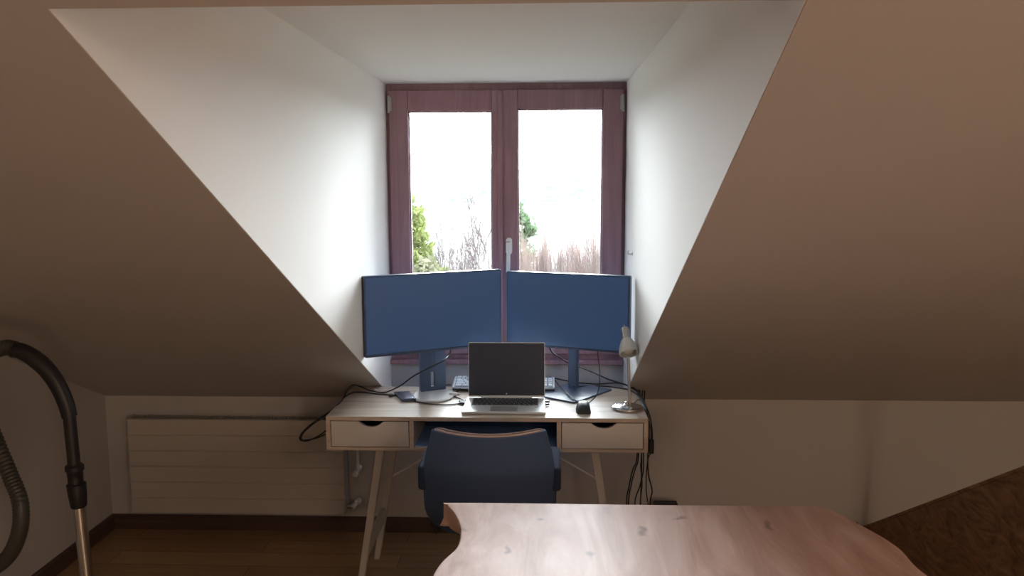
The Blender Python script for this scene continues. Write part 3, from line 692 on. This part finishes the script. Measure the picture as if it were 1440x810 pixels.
# ------------------------------------------------------------------ wooden stair guard on the right
sg = thing('stair_guard', 'dark knotty wood guard panel rising to the right beside the table', 'panel', (1.46, 2.6, 0))
zg = lambda y: .045+(3.74-y)*.579
bm = prism(N(), [(3.74, .0), (3.74, .045), (2.3, zg(2.3)), (2.1, zg(2.3)), (2.1, 0)], 0, 1.452, 1.48); obj('guard_board', bm, 'panel', sg)
bm = prism(N(), [(3.74, .046), (3.74, .060), (2.3, zg(2.3)+.015), (2.09, zg(2.3)+.015), (2.09, zg(2.3)+.0005), (2.3, zg(2.3)+.0005)], 0, 1.449, 1.484); obj('top_edge', bm, 'panel', sg, bevel=.002)

# ------------------------------------------------------------------ vacuum cleaner
vc = thing('vacuum_cleaner', 'vacuum cleaner with black curved handle and chrome tube at the left', 'vacuum cleaner', (-1.5, 2.2, 0))
V = lambda u, v, y=2.2: tuple(aty(u, v, y))
bm = N(); tube(bm, [V(18, 492), V(30, 494), V(48, 504), V(66, 520), V(82, 543), V(93, 568), V(98, 586)], .0205, 18, rad=lambda t: .0235-.003*abs(2*t-.8)); obj('handle', bm, 'black', vc, smooth=True)
bm = N(); tube(bm, [V(97, 580), V(100, 610), V(103, 640), V(105, 662)], .0165, 16); obj('handle_tube', bm, 'black', vc, smooth=True)
bm = N(); P = [Vector(V(104.5, 653)), Vector(V(107, 683))]; d = P[1]-P[0]; Ln = d.length
lathe(bm, [(.020, 0), (.0245, .004), (.0245, .016), (.021, .02), (.020, Ln*.7), (.020, Ln)], 22, axis_mtx(P[0], d)); obj('collar', bm, 'black', vc, smooth=True)
P = [Vector(V(107, 679)), Vector(V(111, 713))]; d = P[1]-P[0]; Ln = d.length
bm = N(); lathe(bm, [(.021, 0), (.0255, .003), (.0245, .03), (.0215, Ln-.004), (.019, Ln)], 22, axis_mtx(P[0], d)); obj('locking_sleeve', bm, 'black', vc, smooth=True)
a = Vector(V(110.5, 708)); b = Vector(V(122, 810)); e = a+(b-a)*((a.z-.07)/(a.z-b.z))
bm = N(); tube(bm, [tuple(a), tuple(e)], .0168, 20, smooth=False); obj('chrome_tube', bm, 'chrome', vc, smooth=True, label='chrome extension tube')
bm = N(); prism(bm, rrect(e.x-.14, e.x+.14, e.y-.06, e.y+.06, .03), 2, .002, .05); obj('floor_head', bm, 'black', vc, bevel=.012)
bm = N(); tube(bm, [(e.x, e.y, .045), tuple(e+Vector((0, 0, .03)))], .022, 14, smooth=False); obj('head_joint', bm, 'black', vc, smooth=True)
hp2 = [V(22, 491), V(8, 489), V(-12, 498), V(-24, 530), V(-20, 580, 2.19), V(-4, 625, 2.17), V(14, 668, 2.15), V(28, 705, 2.13), V(28, 745, 2.12), V(12, 782, 2.12), V(-20, 806, 2.12), V(-70, 830, 2.12), V(-120, 870, 2.14), (-1.80, 2.14, .30), (-1.80, 2.10, .24)]
bm = N(); L_ = len(catmull(hp2, 16)); tube(bm, hp2, .02, 14, k=16, rad=lambda t: .0205+.0014*math.sin(t*L_*PI/1.0+.8)); obj('hose', bm, 'hose', vc, smooth=True, label='ribbed grey hose')
bm = N(); lathe(bm, [(.02, 0), (.15, .004), (.17, .05), (.17, .12), (.15, .19), (.10, .235), (.02, .245)], 30, Matrix.Translation((-1.80, 2.10, .022)) @ Matrix.Scale(1.25, 4, (0, 1, 0))); obj('canister', bm, 'black', vc, smooth=True)
for y in (1.95, 2.25):
    for s in (-1, 1):
        bm = N(); lathe(bm, [(.02, -.012), (.035, -.010), (.035, .010), (.02, .012)], 18, axis_mtx((-1.80+s*.12, y, .035), (1, 0, 0))); obj('wheel', bm, 'black', vc, smooth=True)

# ------------------------------------------------------------------ outside
gnd = N(); pr = [(4.2, -5.0), (40, -5.4), (90, -12), (210, -31.5), (260, -33.5)]
for i in range(len(pr)-1):
    pass
vs = [[gnd.verts.new((x, y, z+.3*math.sin(x*.07+y*.05))) for x in (-160, -80, -40, -15, 0, 15, 40, 80, 160)] for y, z in pr]
for i in range(len(pr)-1):
    for j in range(8): gnd.faces.new((vs[i][j], vs[i][j+1], vs[i+1][j+1], vs[i+1][j]))
g = obj('garden_ground', gnd, 'ground', smooth=True); g['kind'] = 'structure'
w = obj('lake', B(-1600, 1600, 200, 1750, -33, -32.2), 'water'); w['kind'] = 'structure'
hl_ = N(); nxh, nyh = 120, 14; rows_ = []
for j in range(nyh+1):
    t = j/nyh; row = []
    for i in range(nxh+1):
        x = -1500+3000*i/nxh
        top = 62+12*math.sin(x*.0042+1)+6*math.sin(x*.013)+3*math.sin(x*.041)-x*.018
        z = -33+top*(math.sin(t*PI/2))**.8+2*math.sin(x*.09+j)*t
        row.append(hl_.verts.new((x, 1480+520*t, z)))
    rows_.append(row)
for j in range(nyh):
    for i in range(nxh): hl_.faces.new((rows_[j][i], rows_[j][i+1], rows_[j+1][i+1], rows_[j+1][i]))
h = obj('hillside', hl_, 'hills', smooth=True); h['kind'] = 'structure'

def leaves(bm, n, shape, size, rnd):
    for _ in range(n):
        c = Vector(shape(rnd)); a = Vector((rnd.gauss(0, 1), rnd.gauss(0, 1), rnd.gauss(0, 1))).normalized(); b = a.orthogonal().normalized(); s = size*rnd.uniform(.6, 1.3)
        v = [bm.verts.new(c+a*s), bm.verts.new(c+b*s*.5), bm.verts.new(c-a*s), bm.verts.new(c-b*s*.5)]; bm.faces.new(v)
def evergreen(x, y, zt, zg, rmax, leafm, label, name, n=2600, grp='evergreen trees outside the window', seed=1, wide=.5):
    rnd = random.Random(seed); t = thing(name, label, 'tree', (x, y, zg), grp)
    tr = N(); tube(tr, [(x, y, zg), (x+.05, y, (zg+zt)/2), (x, y, zt-.2)], .1, 8, rad=lambda q: .13*(1-q)+.015); obj('trunk', tr, 'bark', t, smooth=True)
    H = zt-zg; clumps = []
    for i in range(150):
        k = rnd.random()**.8; z = zg+H*(.12+.86*k); rad = rmax*(1-k)**wide*rnd.uniform(.45, 1.0)*(.8+.2*math.sin(k*17+seed)); a = rnd.uniform(0, 2*PI)
        clumps.append((x+rad*math.cos(a), y+rad*math.sin(a), z, .10+.20*(1-k)))
    fo = N()
    def sh(r):
        c = r.choice(clumps); return (c[0]+r.gauss(0, c[3]*.5), c[1]+r.gauss(0, c[3]*.5), c[2]+r.gauss(0, c[3]*.45))
    leaves(fo, n, sh, .075, rnd); obj('foliage', fo, leafm, t, kind='stuff')
def grow(bm, p, d, ln, r, lev, rnd, spread, up):
    q = p+d*ln; mid = (p+q)/2+Vector((rnd.gauss(0, 1), rnd.gauss(0, 1), rnd.gauss(0, 1)))*ln*.06
    tube(bm, [p, mid, q], r, 4 if lev < 3 else 5, smooth=False, cap=False, rad=lambda t: r*(1-.35*t))
    if lev == 0: return
    for i in range(rnd.choice((2, 3, 3))):
        nd = (d+Vector((rnd.gauss(0, spread), rnd.gauss(0, spread), rnd.gauss(0, spread*.6)+up))).normalized()
        grow(bm, p+d*ln*rnd.uniform(.55, 1), nd, ln*rnd.uniform(.62, .82), max(.010, r*.62), lev-1, rnd, spread, up)
def bare(x, y, zg, H, lev, m, label, name, cat, grp, seed, spread=.5, r=.08, stems=1, up=.12, fw=0., half=.9, top_q=.97):
    rnd = random.Random(seed); t = thing(name, label, cat, (x, y, zg), grp)
    tr = N(); br = N()
    for s in range(stems):
        a = rnd.uniform(0, 2*PI); o_ = Vector((x, y, zg)) if stems == 1 else Vector((x+fw*math.cos(a)*rnd.random(), y+.6*fw*math.sin(a)*rnd.random(), zg))
        d0 = Vector((rnd.gauss(0, .12), rnd.gauss(0, .12), 1)).normalized() if stems > 1 else Vector((0, 0, 1)); h0 = H*.28
        tube(tr, [o_, o_+d0*h0], r, 7, smooth=False)
        for i in range(4):
            nd = (d0+Vector((rnd.gauss(0, spread), rnd.gauss(0, spread), .3))).normalized()
            grow(br, o_+d0*h0*rnd.uniform(.8, 1), nd, H*.24, r*.62, lev, rnd, spread, up)
    zq = sorted(v.co.z for v in br.verts); zmx = zq[int(len(zq)*top_q)]-zg; xw = sorted(abs(v.co.x-x) for v in br.verts)[int(len(br.verts)*.97)]; kx = min(1, half/xw)
    for b_ in (tr, br):
        for v in b_.verts: v.co = Vector((x+(v.co.x-x)*kx, y+(v.co.y-y)*kx, zg+(v.co.z-zg)*H/zmx))
    obj('trunk', tr, m, t, smooth=True); obj('branches', br, m, t)
evergreen(-3.15, 19, 1.45, -5.1, 1.9, 'leaf_yel', 'sunlit yellow-green conifer at the left edge of the left window pane', 'evergreen_tree', 9000, seed=3, wide=.55)
evergreen(-.66, 19, 1.20, -5.1, .98, 'leaf_grn', 'narrow green conifer just right of the central window bar', 'evergreen_tree', 6000, seed=5, wide=.35)
evergreen(-2.05, 14.6, .33, -5.0, .72, 'leaf_olive', 'low olive bush between the yellow-green conifer and the bare tree', 'garden_bush', 7000, grp=None, seed=8, wide=.30)
bare(-1.40, 18.0, -5.1, 6.1, 5, 'twig', 'bare leafless tree in the left window pane beside the central bar', 'bare_tree', 'tree', 'bare trees and shrubs outside', 11, spread=.42)
bare(-2.35, 22.3, -5.1, 5.6, 5, 'twig', 'lower bare leafless tree behind the olive bush', 'bare_tree', 'tree', 'bare trees and shrubs outside', 12, spread=.42)
hs = [(-.42, 15.6, 4.9), (-.02, 16.4, 5.0), (.30, 15.6, 4.95), (.64, 16.4, 5.0), (.93, 15.6, 5.1), (1.45, 16.4, 5.2)]
hl2 = ['russet twiggy shrub directly under the narrow green conifer', 'russet twiggy shrub, second from left in the right window pane', 'russet twiggy shrub near the middle of the right window pane', 'russet twiggy shrub right of the middle of the right window pane', 'tall russet twiggy shrub at the right edge of the right window pane', 'russet twiggy shrub partly hidden behind the right window frame']
for i, (x, y, H) in enumerate(hs):
    bare(x, y, -5.1, H+.15, 4, 'twig_red', hl2[i], 'bare_shrub', 'shrub', 'russet twiggy shrubs outside', 30+i, spread=.42, r=.03, stems=10, up=.22, fw=.25, half=.27, top_q=.86)

# ------------------------------------------------------------------ light
SKY_LOW, SKY_HIGH = 3.9, 122.0
wd = bpy.data.worlds.new('sky'); bpy.context.scene.world = wd; wd.use_nodes = True
# hazy white sky, brightest low over the lake opposite the window
nt = wd.node_tree; bg = nt.nodes['Background']; L = nt.links.new
bg.inputs['Color'].default_value = (.875, .935, 1, 1)
tc = nt.nodes.new('ShaderNodeTexCoord'); dt = nt.nodes.new('ShaderNodeVectorMath'); dt.operation = 'DOT_PRODUCT'
g_ = Vector((.025, math.cos(math.radians(6)), math.sin(math.radians(6)))); dt.inputs[1].default_value = g_
L(tc.outputs['Generated'], dt.inputs[0])
mr = nt.nodes.new('ShaderNodeMapRange'); mr.interpolation_type = 'SMOOTHSTEP'
mr.inputs['From Min'].default_value = math.cos(math.radians(27)); mr.inputs['From Max'].default_value = math.cos(math.radians(6))
mr.inputs['To Min'].default_value = SKY_LOW; mr.inputs['To Max'].default_value = SKY_HIGH
L(dt.outputs['Value'], mr.inputs['Value']); L(mr.outputs[0], bg.inputs['Strength'])
pd = bpy.data.lights.new('window_portal', 'AREA'); pd.shape = 'RECTANGLE'; pd.size = 1.05; pd.size_y = 1.2; pd.cycles.is_portal = True
po = bpy.data.objects.new('window_portal', pd); C.objects.link(po); po.location = (-.172, YW+.13, 1.43); po.rotation_euler = (-PI/2, 0, 0)
# added pendant, never in view: warm fill for the right slope and table
LX, LY, LZ = 1.5, -.9, 2.2
cl = thing('added_pendant', 'added unseen round pendant giving warm fill light from behind the viewpoint', 'lamp', (LX, LY, sl(-1)))
bm = N(); lathe(bm, [(.05, 0), (.05, -.02), (.01, -.03)], 24, Matrix.Translation((LX, LY, sl(LY)))); obj('ceiling_rose', bm, 'cable_white', cl, smooth=True)
bm = N(); tube(bm, [(LX, LY, sl(LY)-.02), (LX, LY, LZ+.12)], .004, 8, smooth=False); obj('cord', bm, 'cable_white', cl, smooth=True)
bm = N(); lathe(bm, [(.03, .13)]+[(.13*math.sin(PI*k/16), .13*math.cos(PI*k/16)) for k in range(1, 16)]+[(.001, -.13)], 32, Matrix.Translation((LX, LY, LZ))); obj('lamp_shade', bm, emit('added_pendant_glow', (1, .76, .62), 42.0), cl, smooth=True)

# added floor lamp, never in view: low warm fill for slopes and dormer cheeks
FX, FY = 1.46, -2.3
fl = thing('added_floor_lamp', 'added unseen floor lamp, warm fill from a drum shade behind the viewpoint', 'lamp', (FX, FY, 0))
bm = N(); lathe(bm, [(.15, 0), (.15, .015), (.02, .025)], 32, Matrix.Translation((FX, FY, 0))); obj('base', bm, 'black', fl, smooth=True)
bm = N(); tube(bm, [(FX, FY, .02), (FX, FY, 1.04)], .011, 10, smooth=False); obj('pole', bm, 'steel', fl, smooth=True)
bm = N(); lathe(bm, [(.02, 1.02), (.19, 1.02), (.17, 1.32), (.02, 1.32)], 36, Matrix.Translation((FX, FY, 0))); obj('lamp_shade', bm, emit('added_shade_glow', (1, .73, .50), 54.0), fl)

sc = bpy.context.scene
sc.view_settings.view_transform = 'Standard'; sc.view_settings.look = 'None'; sc.view_settings.gamma = 1
sc.view_settings.use_curve_mapping = False; sc.view_settings.exposure = 0
